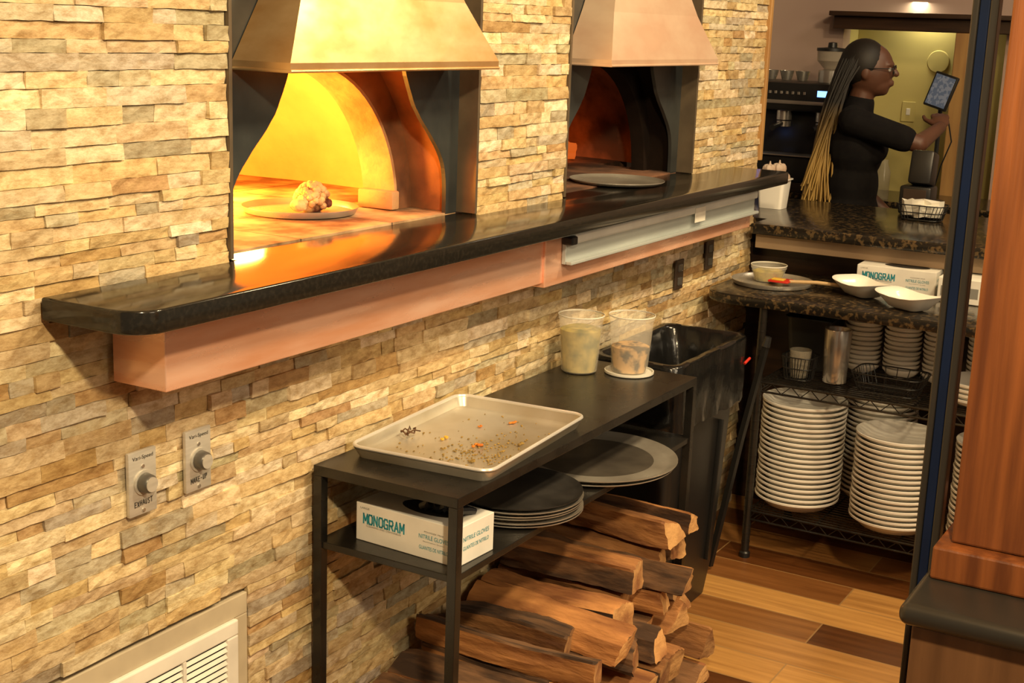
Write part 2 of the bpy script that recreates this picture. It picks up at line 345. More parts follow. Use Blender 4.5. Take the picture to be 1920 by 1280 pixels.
# ------------------------------------------------------------------ room shell
b=B(); b.box(-1.2,7.2,-4.5,2.2,-.05,0,'floor'); struct(b.obj('floor'))
b=B(); b.box(-1.2,7.2,-4.5,2.2,2.75,2.8,'ceil'); struct(b.obj('ceiling'))
X0,X1=-.2,4.37
holes=[(1.792,2.602,1.155,2.2),(3.012,3.822,1.155,2.2),(1.23,1.835,.20,.558)]
V=[];F=[];FC=[]
pal=[((.68,.57,.37),3),((.60,.49,.30),3),((.54,.41,.22),2),((.46,.31,.14),.8),((.48,.44,.32),1.6),((.75,.66,.47),2.4),((.41,.37,.27),.9),((.62,.48,.26),2),((.56,.51,.39),1.6)]
def brickgeo(xa,xb,za,zb):
    L=xb-xa; nx=max(2,int(L/.020)); nz=2
    base=-.003-random.random()*.008; tilt=random.uniform(-.002,.002); tz=random.uniform(-.001,.002)
    c=random.choices([p[0] for p in pal],[p[1] for p in pal])[0]; k=random.uniform(.84,1.10); c=(c[0]*k,c[1]*k*random.uniform(.97,1.02),c[2]*k*random.uniform(.88,1.1),1)
    g=.0003; i0=len(V); ph=random.uniform(0,99)
    for j in range(nz+1):
        for i in range(nx+1):
            fx=i/nx; fz=j/nz
            x=xa+g+(L-2*g)*fx; z=za+g+(zb-za-2*g)*fz
            edge=(i in(0,nx))or(j in(0,nz))
            y=base+tilt*(fx-.5)*2+tz*(fz-.5)*2+.0024*noise.noise(Vector((x*45,z*70,ph)))+random.uniform(-.0008,.0008)+(.0004 if edge else 0)
            if edge: x+=random.uniform(-.0005,.0005) ; z+=random.uniform(-.0007,.0007)
            V.append((x,y,z))
    idx=lambda i,j:i0+j*(nx+1)+i
    for j in range(nz):
        for i in range(nx):
            F.append((idx(i,j),idx(i+1,j),idx(i+1,j+1),idx(i,j+1))); FC.append(c)
    per=[idx(i,0) for i in range(nx+1)]+[idx(nx,j) for j in range(1,nz+1)]+[idx(i,nz) for i in range(nx-1,-1,-1)]+[idx(0,j) for j in range(nz-1,0,-1)]
    st=len(V)
    for p in per: V.append((V[p][0],.006,V[p][2]))
    n=len(per)
    for q in range(n):
        F.append((per[q],st+q,st+(q+1)%n,per[(q+1)%n])); FC.append(c)
z=0.
while z<2.74:
    h=random.choice([.018,.021,.023,.025,.028])*random.uniform(.95,1.05)
    if z+h>2.75: h=2.75-z
    zc=z+h/2
    iv=[(X0,X1)]
    for hx0,hx1,hz0,hz1 in holes:
        if hz0<zc<hz1:
            nv=[]
            for a,c in iv:
                if hx1<=a or hx0>=c: nv.append((a,c)); continue
                if hx0-a>.01: nv.append((a,hx0))
                if c-hx1>.01: nv.append((hx1,c))
            iv=nv
    for a,c in iv:
        x=a
        while x<c-1e-6:
            l=random.choice([.05,.07,.09,.11,.13,.16,.19])*random.uniform(.85,1.15)
            if c-(x+l)<.04: l=c-x
            brickgeo(x,x+l,z,z+h); x+=l
    z+=h
me=bpy.data.meshes.new('wall_left'); me.from_pydata(V,[],F)
ca=me.color_attributes.new('Col','FLOAT_COLOR','CORNER')
buf=[]
for p,c in zip(me.polygons,FC): buf+=list(c)*len(p.vertices)
ca.data.foreach_set('color',buf); me.materials.append(M['stone'])
wl=bpy.data.objects.new('wall_left',me); COL.objects.link(wl); struct(wl,'stacked split-face stone veneer wall')
b=B()
xs=[X0,1.23,1.792,1.835,2.602,3.012,3.822,4.36]; zs=[0,.2,.558,1.155,2.2,2.75]
for i in range(len(xs)-1):
    for j in range(len(zs)-1):
        cx=(xs[i]+xs[i+1])/2; cz=(zs[j]+zs[j+1])/2
        if any(h[0]<cx<h[1] and h[2]<cz<h[3] for h in holes): continue
        b.box(xs[i],xs[i+1],.003,.03,zs[j],zs[j+1],'mortar')
struct(b.obj('wall_core'),'mortar backing of the stone wall')
b=B(); b.box(4.371,4.390,-.018,.05,ZC+.003,2.74,'honey',.003); struct(b.obj('trim_1'),'honey wood corner trim')
b=B(); b.box(4.34,4.37,.05,1.9,0,2.74,'mauve'); struct(b.obj('wall_side'))
b=B(); b.box(6.1,6.2,.27,2.2,0,2.75,'mauve'); b.box(6.1,6.2,-4.5,.27,1.68,2.75,'mauve'); b.box(6.1,6.2,-4.5,-.42,0,1.68,'mauve')
struct(b.obj('wall_back'))
b=B(); b.box(6.32,6.38,-1.2,.9,0,1.9,'yellow'); b.box(6.2,6.32,.27,.3,0,1.7,'yellow'); struct(b.obj('wall_alcove'))
b=B(); b.box(6.0,6.12,-.5,.29,1.625,1.68,'darkwood',.004); b.box(5.96,6.12,-.5,.30,1.68,1.70,'darkwood',.003); struct(b.obj('trim_2'),'dark wood header over the alcove')
b=B(); b.box(6.0,6.12,-.37,-.235,0,1.625,'honey',.004); struct(b.obj('trim_3'),'yellowish wood door post')

# ------------------------------------------------------------------ countertop
def arcpts(cx,cy,r,a0,a1,n=8): return [(cx+r*math.cos(math.radians(a0+(a1-a0)*i/n)),cy+r*math.sin(math.radians(a0+(a1-a0)*i/n))) for i in range(n+1)]
def slab(out,z0,z1,k,bev=.006):
    t=bmesh.new(); vs=[t.verts.new((x,y,z0)) for x,y in out]; f=t.faces.new(vs)
    r=bmesh.ops.extrude_face_region(t,geom=[f])
    for v in r['geom']:
        if isinstance(v,bmesh.types.BMVert): v.co.z=z1
    bmesh.ops.recalc_face_normals(t,faces=t.faces[:])
    if bev:
        es=[e for e in t.edges if abs(e.verts[0].co.z-e.verts[1].co.z)<1e-6]
        bmesh.ops.bevel(t,geom=es,offset=bev,segments=3,affect='EDGES',profile=.5)
    return t
r=.055; YB=-.016
out=[(1.375,YB)]+arcpts(1.375+r,-.208+r,r,180,270)+arcpts(4.13-.03,-.208+.03,.03,270,360,4)+[(4.13,YB),(3.818,YB),(3.818,.036),(3.016,.036),(3.016,YB),(2.598,YB),(2.598,.036),(1.796,.036),(1.796,YB)]
b=B(); b.merge(slab(out,1.147,ZC,'granite',.004),'granite')
ct=b.obj('granite_ledge',True); top(ct,'polished black granite ledge running along the stone wall under ovens','counter ledge')
e=empty('copper_fascia',(0,0,0),0,'brushed copper boxed fascia fixed beneath the black granite ledge','copper panel')
b=B(); b.box(1.51,2.70,-.128,YB,1.027,1.146,'copper',.002); b.obj('long_panel',parent=e)
b=B(); b.box(2.70,4.0,-.134,YB,1.017,1.146,'copper',.002); b.obj('end_panel',parent=e)
e=empty('ticket_rail',(0,0,0),0,'long pale aluminium order ticket rail screwed on the copper panel','ticket rail')
b=B(); b.box(2.775,3.995,-.146,-.135,1.062,1.137,'railwhite',.002); b.box(2.775,3.995,-.162,-.146,1.062,1.070,'railwhite',.002); b.obj('rail_body',parent=e)
b=B(); b.box(2.80,3.99,-.158,-.146,1.108,1.132,'raillight',.005); b.obj('rail_strip',parent=e)
b=B(); b.box(2.772,2.80,-.164,-.135,1.108,1.128,'black',.004); b.obj('end_cap',parent=e)
b=B(); b.box(3.50,3.57,-.1605,-.1585,1.085,1.125,'paper'); b.obj('paper_tag',parent=e)

# ------------------------------------------------------------------ ovens
WZ=[(1.1835,.352),(1.255,.350),(1.30,.338),(1.345,.302),(1.41,.237),(1.45,.210),(1.485,.192),(1.54,.172),(1.60,.165)]
def hw(z):
    pts=WZ
    for i in range(len(pts)-1):
        if pts[i][0]<=z<=pts[i+1][0]:
            p0=pts[max(i-1,0)];p1=pts[i];p2=pts[i+1];p3=pts[min(i+2,len(pts)-1)]
            t=(z-p1[0])/(p2[0]-p1[0])
            return .5*((2*p1[1])+(-p0[1]+p2[1])*t+(2*p0[1]-5*p1[1]+4*p2[1]-p3[1])*t*t+(-p0[1]+3*p1[1]-3*p2[1]+p3[1])*t**3)
    return pts[-1][1]
def oven(xc,label,dark):
    e=empty('pizza_oven',(xc,0,0),0,label,'oven','wood-fired ovens in the stone wall')
    t=bmesh.new(); n=30; z0=1.1835; z1=1.56
    for sgn in(-1,1):
        for i in range(n):
            za=z0+(z1-z0)*i/n; zb=z0+(z1-z0)*(i+1)/n
            wa,wb=hw(za),hw(zb)
            t.faces.new([t.verts.new(p) for p in ((sgn*.40,.04,za),(sgn*wa,.04,za),(sgn*wb,.04,zb),(sgn*.40,.04,zb))])
            t.faces.new([t.verts.new(p) for p in ((sgn*wa,.04,za),(sgn*wa,.050,za),(sgn*wb,.050,zb),(sgn*wb,.04,zb))])
    t.faces.new([t.verts.new(p) for p in ((-.4,.04,z1),(.4,.04,z1),(.4,.04,2.195),(-.4,.04,2.195))])
    t.faces.new([t.verts.new(p) for p in ((-.4,.050,z1),(.4,.050,z1),(.4,.04,z1),(-.4,.04,z1))])
    bmesh.ops.remove_doubles(t,verts=t.verts[:],dist=1e-5)
    bmesh.ops.recalc_face_normals(t,faces=t.faces[:])
    b=B(); b.merge(t,'steel_dark'); b.obj('steel_facade',parent=e)
    for xx in(-.404,.396):
        b=B(); b.box(xx,xx+.008,-.010,.045,ZC+.001,2.195,'jamb',.001); b.obj('side_jamb',parent=e)
    def semi(r,y,h=None,n=36,zb=1.186):
        h=r if h is None else h
        return [(r*math.cos(math.pi*i/n),y,zb+h*math.sin(math.pi*i/n)) for i in range(n+1)]
    k1='shadedark' if dark else 'soot'; k2='shadedark' if dark else 'refract'; k3='shademid' if dark else 'dome'  # dark oven gets brick colours with its interior shade painted in
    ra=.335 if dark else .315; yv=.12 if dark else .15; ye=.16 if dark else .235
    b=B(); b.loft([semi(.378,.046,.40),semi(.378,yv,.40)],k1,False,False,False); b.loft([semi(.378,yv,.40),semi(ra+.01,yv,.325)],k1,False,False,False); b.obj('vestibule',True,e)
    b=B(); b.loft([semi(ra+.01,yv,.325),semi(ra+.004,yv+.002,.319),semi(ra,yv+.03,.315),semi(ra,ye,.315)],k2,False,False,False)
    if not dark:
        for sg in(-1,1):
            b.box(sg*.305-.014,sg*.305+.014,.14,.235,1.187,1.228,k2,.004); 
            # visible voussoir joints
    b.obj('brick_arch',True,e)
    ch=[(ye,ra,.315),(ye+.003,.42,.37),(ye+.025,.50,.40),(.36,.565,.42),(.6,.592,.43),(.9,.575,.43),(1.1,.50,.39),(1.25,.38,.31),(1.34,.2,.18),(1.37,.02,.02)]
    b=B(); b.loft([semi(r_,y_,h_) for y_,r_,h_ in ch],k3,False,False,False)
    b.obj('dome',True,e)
    b=B(); b.box(-.395,.395,.041,.3,1.13,1.1855,'shademid' if dark else 'hearth'); b.box(-.6,.6,.3,1.45,1.13,1.1855,'shademid' if dark else 'hearth'); b.obj('hearth',parent=e)
    b=B()
    for i in range(9):
        a=random.uniform(0,6.28); x=-.30+random.uniform(-.08,.08); y=.85+random.uniform(-.12,.12)
        if dark: x=.40+random.uniform(-.07,.07); y=.50+random.uniform(-.1,.1)
        p=Vector((x,y,1.213+.02*(i%3))); d=Vector((math.cos(a),math.sin(a),.03))*.08
        b.tube([p-d,p,p+d],[.014,.020,.013],'ember',7)
    b.obj('burning_logs',parent=e)
    return e
o1=oven(2.197,'glowing wood-fired oven with a bell-shaped dark steel mouth',0)
o2=oven(3.417,'darker wood-fired oven with dying embers and steel mouth',1)
def hood(xc,label,k):
    e=empty('exhaust_hood',(xc,0,0),0,label,'hood','copper hoods above the ovens')
    lv=[(1.505,.342,-.09),(1.52,.342,-.09),(1.635,.265,-.052),(1.86,.135,.0),(2.19,.12,.0)]
    b=B()
    rings=[[(-w,.038,z),(-w,y,z),(w,y,z),(w,.038,z)] for z,w,y in lv]
    b.loft(rings,k,False,True)
    b.obj('canopy',parent=e)
    b=B(); w,y=.342,-.09
    b.tube([(-w,.036,1.506),(-w,y,1.506),(w,y,1.506),(w,.036,1.506)],.003,k,8); b.obj('rolled_edge',parent=e)
    return e
hood(2.197,'flared golden copper hood over the glowing oven','hood')
hood(3.417,'flared rosy copper hood over the darker oven','hood2')

def pizza_pan(name,r,matk,loc,label,cat='pizza pan',group=None,h=.012,centre=None):
    b=B(); b.lathe([(0,0),(r*.88,0),(r*.93,.001),(r*.985,h),(r,h+.001),(r,h-.001),(r*.945,-.0005),(r*.9,-.0018),(0,-.0018)],matk,n=56)
    if centre: b.lathe([(0,.0006),(r*.68,.0006),(r*.72,.0003)],centre,n=48)
    o=b.obj(name,True); o.location=loc; top(o,label,cat,group); return o
pizza_pan('pizza_pan',.125,'pan',(2.33,.27,1.1885),'round metal pizza pan sitting inside the glowing oven')
b=B()
for i in range(90):
    a=random.uniform(0,6.28); el=random.uniform(0,1.4); 
    p=Vector((.040*math.cos(a)*math.cos(el),.032*math.sin(a)*math.cos(el),.012+.046*math.sin(el)))
    b.ell(p,(.009,.008,.008),'cauli',8,6)
b.ell((0,0,.022),(.038,.03,.028),'cauli',14,8); b.ell((-.045,0,.016),(.02,.018,.014),'cauli',10,8)
o=b.obj('roast_cauliflower',True); o.location=(2.345,.25,1.190); top(o,'browned roast cauliflower resting on the pan inside the oven','food')
pizza_pan('pizza_pan',.13,'pan',(3.40,.035,ZC+.006),'round metal pizza pan on the ledge by the darker oven',h=.006)

# ------------------------------------------------------------------ wall dials
def dial(xc,zc,word,label):
    e=empty('speed_dial',(xc,-.018,zc),0,label,'control dial','fan speed dials on the stone wall')
    b=B(); b.box(-.031,.031,0,.008,-.055,.055,'plateal',.002)
    b.obj('wall_plate',True,e)
    b=B(); b.tube([(0,-.003,0),(0,.001,0)],.021,'plateal',32); b.tube([(0,-.020,0),(0,-.017,0),(0,-.004,0)],[.013,.0155,.017],'knob',28)
    b.tube([(0,-.0212,0),(0,-.0195,0)],.0125,'plateal',24)
    b.obj('knob',True,e)
    for zz in(-.0475,.028):
        b=B(); b.tube([(0,-.0018,zz),(0,0,zz)],.0032,'steel',12); b.obj('screw',True,e)
    text('Vari-Speed',.046,.0085,'ink',(0,-.0008,.043),(1,0,0),(0,0,1),e)
    strokes(word,.0043,.0085,.0016,.0012,'ink',(0,-.0009,-.034),(1,0,.05),(0,0,1),e,'handwritten_text',.0008)
    return e
dial(1.566,.845,'EXHAUST','metal fan speed dial with handwritten exhaust note')
dial(1.697,.850,'MAKE-UP','metal fan speed dial with handwritten make-up note')
for xo,zo in((3.75,.89),(3.98,.92)):
    b=B(); b.box(xo-.028,xo+.028,-.020,-.013,zo-.045,zo+.045,'outlet',.003)
    for dz in(-.02,.02): b.box(xo-.014,xo+.014,-.022,-.019,zo+dz-.012,zo+dz+.012,'knob',.003)
    o=b.obj('wall_outlet'); top(o,'dark electrical outlet on the stone wall below the ledge','outlet','outlets under the ledge')
# ------------------------------------------------------------------ vent
e=empty('air_vent',(0,0,0),0,'white louvred return air vent set low in the stone wall','vent')
b=B()
for (a,c,d,f) in((1.232,1.833,.515,.556),(1.232,1.833,.202,.226),(1.232,1.262,.226,.515),(1.800,1.833,.226,.515)): b.box(a,c,-.006,.02,d,f,'ventframe',.002)
b.obj('surround',parent=e)
b=B()
for (a,c,d,f) in((1.262,1.800,.485,.515),(1.262,1.800,.226,.252),(1.262,1.290,.252,.485),(1.770,1.800,.252,.485)): b.box(a,c,-.014,-.002,d,f,'vent',.003)
for xx in(1.40,1.53,1.655): b.box(xx,xx+.008,-.014,-.002,.252,.485,'vent')
z=.262
while z<.482:
    b.box(1.288,1.772,-.012,-.002,z-.0040,z+.0040,'vent',0,Matrix.Rotation(math.radians(-35),3,'X')); z+=.0125
b.obj('grille',parent=e)
b=B(); b.box(1.262,1.80,.012,.02,.226,.515,'black'); b.obj('duct',parent=e)

# ------------------------------------------------------------------ work table
TX0,TX1,TY0,TY1=2.01,3.12,-.35,-.020
e=empty('work_table',(0,0,0),0,'low black steel two-tier work table against the stone wall','table')
b=B(); b.box(TX0,TX1,TY0,TY1,.738,.758,'blacksteel',.0015); b.obj('tabletop',parent=e)
b=B(); b.box(TX0+.004,TX1-.004,TY0+.004,TY1-.004,.590,.604,'blacksteel',.0015); b.obj('lower_shelf',parent=e)
for x in(TX0,TX1-.02):
    for y in(TY0,TY1-.02):
        b=B(); b.box(x,x+.02,y,y+.02,0,.738,'blacksteel',.001); b.obj('leg',parent=e)
def sheetpan():
    w,h=.465,.32
    e=empty('sheet_pan',(2.325,-.185,.7595),math.radians(4),'rimmed aluminium half sheet pan with greasy food remains','baking sheet')
    b=B()
    b.loft([rr(0,0,w-.04,h-.04,.02,.0),rr(0,0,w-.03,h-.03,.022,.002),rr(0,0,w-.014,h-.014,.027,.023)],'sheet',True,False)
    b.loft([rr(0,0,w-.008,h-.008,.028,.019),rr(0,0,w-.030,h-.030,.021,-.0012)],'sheet',False,True)
    b.obj('pan_body',True,e)
    b=B(); b.tube(rr(0,0,w-.010,h-.010,.029,.0235,5,2),.0038,'sheetrim',8,True); b.obj('rolled_rim',True,e)
    return e
sp=sheetpan()
mt=Matrix.Translation((2.325,-.185,.7595))@Matrix.Rotation(math.radians(4),4,'Z')
b=B()
for i in range(260):
    x=random.gauss(-.06,.06);y=random.gauss(-.055,.04)
    if i%4==0: x,y=random.uniform(-.19,.19),random.uniform(-.12,.12)
    if abs(x)>.2 or abs(y)>.13: continue
    p=mt@Vector((x,y,.0015)); s=random.uniform(.0008,.0026)
    b.ell(p,(s*1.4,s,s*.6),'crumb',6,4)
o=b.obj('food_crumbs'); o['kind']='stuff'; top(o,'brown and green crumbs scattered over the sheet pan','crumbs')
for (x,y,s,k,l) in((-.03,.05,.010,'yel','yellow scrap of food on the sheet pan'),(.15,-.02,.009,'orange','orange scrap of cooked food on the sheet pan'),(-.04,-.03,.011,'orange','orange scrap of cooked food on the sheet pan'),(.09,.03,.006,'orange','orange scrap of cooked food on the sheet pan'),(-.09,.02,.006,'crumb','dark scrap of cooked food on the sheet pan'),(.02,-.10,.009,'crumb','dark scrap of cooked food on the sheet pan'),(-.13,-.07,.008,'crumb','dark scrap of cooked food on the sheet pan')):
    b=B()
    for j in range(7): b.ell((random.uniform(-s,s),random.uniform(-s,s)*.6,s*.3),(s*.45,s*.35,s*.25),k,8,5)
    o=b.obj('food_scrap',True); o.location=mt@Vector((x,y,.0015)); top(o,l,'food scrap','scraps on the sheet pan')
b=B()
for q in range(3):
    P=[(.016*math.cos(t*.9+q)+t*.004,.014*math.sin(t*.8+q*2),.003+.006*(t%2)) for t in range(7)]
    b.tube(P,.0016,'bark',6)
o=b.obj('onion_strand',True); o.location=mt@Vector((-.06,.125,.006)); top(o,'curled dark onion strand on the sheet pan','food scrap')

def glovebox(loc,rot,label,full=True):
    e=empty('glove_box',loc,rot,label,'glove box','cartons of disposable gloves')
    L,W,H=.243,.12,.077
    b=B(); b.box(-W/2,W/2,-L/2,L/2,0,H,'carton',.0012); b.obj('carton',parent=e)
    b=B(); pts=[(.035*math.cos(a)*(1+.0),-.02+.07*math.sin(a)) for a in [2*math.pi*i/24 for i in range(24)]]
    b.loft([[(x,y,H+.0004) for x,y in pts]],'ink',True,False); b.obj('opening',parent=e)
    nx=(-W/2-.0006)
    strokes('MONOGRAM',.0095,.0185,.0032,.0034,'teal',(nx,L/2-.068,.047),(0,-1,0),(0,0,1),e,'brand_text')
    text('CLEANING AND DISPOSABLES',.085,.0035,'greyink',(nx,L/2-.068,.033),(0,-1,0),(0,0,1),e)
    text('NITRILE GLOVES',.070,.0085,'teal',(nx,-L/2+.055,.044),(0,-1,0),(0,0,1),e)
    text('GUANTES DE NITRILO',.068,.0075,'teal',(nx,-L/2+.055,.022),(0,-1,0),(0,0,1),e)
    text('POWDER FREE',.045,.003,'greyink',(nx,-L/2+.055,.054),(0,-1,0),(0,0,1),e)
    text('Examination Quality',.05,.003,'greyink',(nx,-L/2+.055,.0345),(0,-1,0),(0,0,1),e)
    text('LARGE',.022,.004,'greyink',(nx,L/2-.022,.068),(0,-1,0),(0,0,1),e)
    text('NITRILE GLOVES',.085,.009,'teal',(0,-L/2-.0006,.050),(1,0,0),(0,0,1),e)
    text('GUANTES DE NITRILO',.085,.008,'teal',(0,-L/2-.0006,.032),(1,0,0),(0,0,1),e)
    return e
glovebox((2.118,-.208,.6045),math.radians(-3),'white glove carton with teal lettering on the lower shelf')
b=B()
for i in range(7):
    y=-.05+i*.012; b.tube([(0,y,.0),(.012*math.sin(i),y-.01,.008),(.025,y-.02,.004+.002*(i%3)),(.035,y-.028,.001)],[.008,.009,.008,.005],'glove',8)
o=b.obj('nitrile_glove',True); o.location=(2.10,-.235,.689); top(o,'crumpled black nitrile glove poking from the carton opening','glove')
for i in range(6):
    pizza_pan('pizza_pan',.146-.001*i,'panblack' if i==5 else 'pan',(2.405+random.uniform(-.005,.005),-.245+random.uniform(-.005,.005),.6075+i*.0074),'black seasoned round pan topping the stack' if i==5 else 'round aluminium pizza pan stacked on the lower shelf','pizza pan','stacked pizza pans on the lower shelf',.005)
for i in range(2):
    pizza_pan('pizza_pan',.2,'pan',(2.775+i*.006,-.232-i*.005,.6075+i*.0085),'wide round pizza pan overhanging the lower shelf','pizza pan','wide pizza pans on the lower shelf',.006,'pancentre')
def deli(loc,k,fill,label,h=.145,rt=.0575,rb=.045):
    e=empty('deli_container',loc,0,label,'plastic container','deli containers')
    b=B(); b.lathe([(0,.001),(rb-.003,.001),(rb,.004),(rt-.003,h-.012),(rt-.001,h-.011),(rt,h)],'plastic',n=36); b.obj('tub',True,e)
    rf=rb+(rt-rb)*fill-.003
    b=B(); pr=[(0,.003),(rb-.004,.003),(rf,h*fill),(rf*.7,h*fill+.006),(rf*.3,h*fill+.002),(0,h*fill+.007)]
    b.lathe(pr,k,n=24); b.obj('contents',True,e)
    b=B(); b.lathe([(rt-.0003,h-.003),(rt+.0008,h-.002),(rt+.0008,h),(rt,h+.0006),(rt-.0008,h)],'plid',n=36); b.obj('rim',True,e)
    return e
deli((2.99,-.085,.7585),'soup',.74,'translucent plastic quart tub of yellow-green soup')
b=B(); b.lathe([(0,0),(.060,0),(.062,.002),(.062,.007),(.059,.007),(.058,.003),(0,.003)],'plid',n=36); o=b.obj('container_lid',True); o.location=(3.05,-.195,.7590); top(o,'white plastic lid lying under the onion tub','lid')
deli((3.05,-.195,.7625),'onion',.45,'translucent plastic quart tub of caramelised onions',.145)

# ------------------------------------------------------------------ firewood
def hn(x,j):
    base=[.004,.085,.165,.243,.320,.392,.455][j]
    if j==0: return base
    return base+.026*noise.noise(Vector((x*7,j*3.7,0)))
rows=[(0,2.06,3.055),(1,2.07,3.05),(2,2.09,3.05),(3,2.36,3.04),(4,2.70,3.03),(5,2.88,3.02)]
def log(poly,y0,y1,kb):
    cx=sum(p[0] for p in poly)/len(poly); cz=sum(p[1] for p in poly)/len(poly)
    P=[]; n=len(poly)
    pts=[(p[0]-cx,p[1]-cz,i) for i,p in enumerate(poly)]
    for i in range(n):
        a=pts[i]; c=pts[(i+1)%n]
        for f in (.08,.25,.42,.58,.75,.92): P.append((a[0]+(c[0]-a[0])*f,a[1]+(c[1]-a[1])*f,i))
    m=len(P); rings=[]
    tw=[random.uniform(0,50) for _ in range(4)]
    nr=20; yaw=random.uniform(-.008,.008); tlt=random.uniform(-.004,.004); slx=random.uniform(-.25,.25); slz=random.uniform(-.25,.25)
    for r in range(nr):
        fr=r/(nr-1); ring=[]
        bx=.006*math.sin(fr*3.1+tw[2]); bz=.004*math.sin(fr*4+tw[3])
        for q,(x,z,i) in enumerate(P):
            a=2*math.pi*q/m
            s=.90+.12*noise.noise(Vector((math.cos(a)*1.2+tw[0],math.sin(a)*1.2,fr*2.6+tw[1])))+.12*noise.noise(Vector((math.cos(a)*4+tw[1],math.sin(a)*4,fr*2.4+tw[0])))+.08*noise.noise(Vector((math.cos(a)*8+tw[1],math.sin(a)*8,fr*9)))
            if i in kb: s+=.05*noise.noise(Vector((q*2.1,fr*16,tw[0])))
            s=min(s,.99)
            y=y0+(y1-y0)*fr
            if r==0: y=y0+slx*x+slz*z+random.uniform(-.002,.002); s*=.94
            if r==1: y=y0+.007+slx*x+slz*z
            if r==nr-1: s*=.94
            ring.append((x*s+yaw*(fr-.5)*2+bx,y,z*s+tlt*(fr-.5)*2+bz))
        rings.append(ring)
    t=bmesh.new(); R=[[t.verts.new(p) for p in r] for r in rings]
    b=B(); ib=b.mi('split'); ik=b.mi('bark'); ie=b.mi('endw')
    for a,c in zip(R,R[1:]):
        for i in range(m):
            j=(i+1)%m; f=t.faces.new((a[i],a[j],c[j],c[i])); f.material_index= ik if P[i][2] in kb else ib
    f=t.faces.new(R[0][::-1]); f.material_index=ie; f=t.faces.new(R[-1]); f.material_index=ie
    bmesh.ops.recalc_face_normals(t,faces=t.faces[:])
    b.bm.free(); b.bm=t
    o=b.obj('firewood_log',True,ang=26); o.location=(cx,0,cz)
    top(o,'split firewood log with bark on one side' if kb else 'split firewood log with pale bare wood','firewood','stack of split firewood under the table')
for j,xa,xb in rows:
    x=xa
    while x<xb-.02:
        l=random.uniform(.07,.115)
        if xb-(x+l)<.05: l=xb-x
        x2=x+l
        A=Vector((x,hn(x,j)));Bq=Vector((x2,hn(x2,j)));C=Vector((x2,hn(x2,j+1)));D=Vector((x,hn(x,j+1))); u=random.uniform(.3,.7); Tm=Vector((x+l*u,hn(x+l*u,j+1)+.006))
        y1=-.03-random.random()*.03; y0=-.42+random.uniform(-.06,.08)
        ctr=(A+Bq+C+D)/4; rv=random.random()
        if rv<.25: log([A,Bq,C,D.lerp(ctr,.5)],y0,y1,random.choice([(1,),(2,3),(2,3)]))
        elif rv<.5: log([A,Bq,C.lerp(ctr,.5),D],y0,y1,random.choice([(3,),(),(1,2)]))
        elif rv<.65: log([A,Bq,Tm],y0,y1,random.choice([(1,),(2,),()]))
        else: log([A,Bq,C,Tm,D],y0,y1,random.choice([(2,3),(),(2,3),(4,)]))
        x=x2

# ------------------------------------------------------------------ trash can
TCX,TCY=3.40,-.158
e=empty('trash_can',(TCX,TCY,0),0,'slim black plastic trash can beside the work table','trash can')
b=B(); b.loft([rr(0,0,.36,.16,.03,.002),rr(0,0,.39,.18,.03,.1),rr(0,0,.47,.225,.035,.72),rr(0,0,.49,.245,.035,.725),rr(0,0,.49,.245,.035,.755),rr(0,0,.46,.215,.03,.755),rr(0,0,.37,.16,.03,.05)],'black',True,True)
for q in(-.12,.12): b.box(q-.005,q+.005,-.112,-.098,.12,.54,'black',.002,Matrix.Rotation(math.radians(2.2),3,'X'))
b.obj('bin_body',True,e)
def wob(ring,amp,sd,fr=14,zs=1.0):
    out=[]
    for (x,y,z) in ring:
        n=noise.noise_vector(Vector((x*fr,y*fr,z*fr*.8*zs+sd)))
        out.append((x+n.x*amp,y+n.y*amp,z+n.z*amp*1.1))
    return out
b=B(); m=dict(m=8,sm=36)
rings=[wob(rr(0,0,.515,.268,.045,.585,**m),.016,1,20),wob(rr(0,0,.510,.266,.045,.64,**m),.008,1.3,20),wob(rr(0,0,.506,.262,.045,.70,**m),.004,1.6,20),wob(rr(0,0,.506,.262,.04,.757,**m),.002,4),wob(rr(0,0,.500,.255,.04,.764,**m),.002,5),wob(rr(0,0,.466,.222,.035,.764,**m),.002,6),wob(rr(0,0,.455,.212,.035,.755,**m),.003,6.5),wob(rr(0,0,.43,.19,.04,.70,**m),.012,7,22),wob(rr(0,0,.40,.165,.04,.60,**m),.018,8,18),wob(rr(0,0,.34,.12,.04,.48,**m),.03,9),wob(rr(0,0,.2,.06,.03,.45,**m),.03,9)]
b.loft(rings,'bag',False,True)
o=b.obj('trash_bag',True,ang=60); o.location=(TCX,TCY,0); top(o,'glossy black liner folded over the trash can rim','trash bag')
b=B(); b.tube([(.20,-.138,.69),(.225,-.142,.70),(.25,-.134,.695)],.004,'red',8); b.obj('red_tie',True,parent=o)
b=B(); b.tube([(3.80,-.285,.70),(3.775,-.24,.42),(3.735,-.185,.012)],[.011,.011,.011],'black',4); b.tube([(3.80,-.285,.70),(3.803,-.29,.73)],[.013,.010],'black',8)
o=b.obj('leaning_board'); top(o,'thin black board edge leaning between bin and wire rack','handle')  # thin bar standing in for the edge of a leaning board

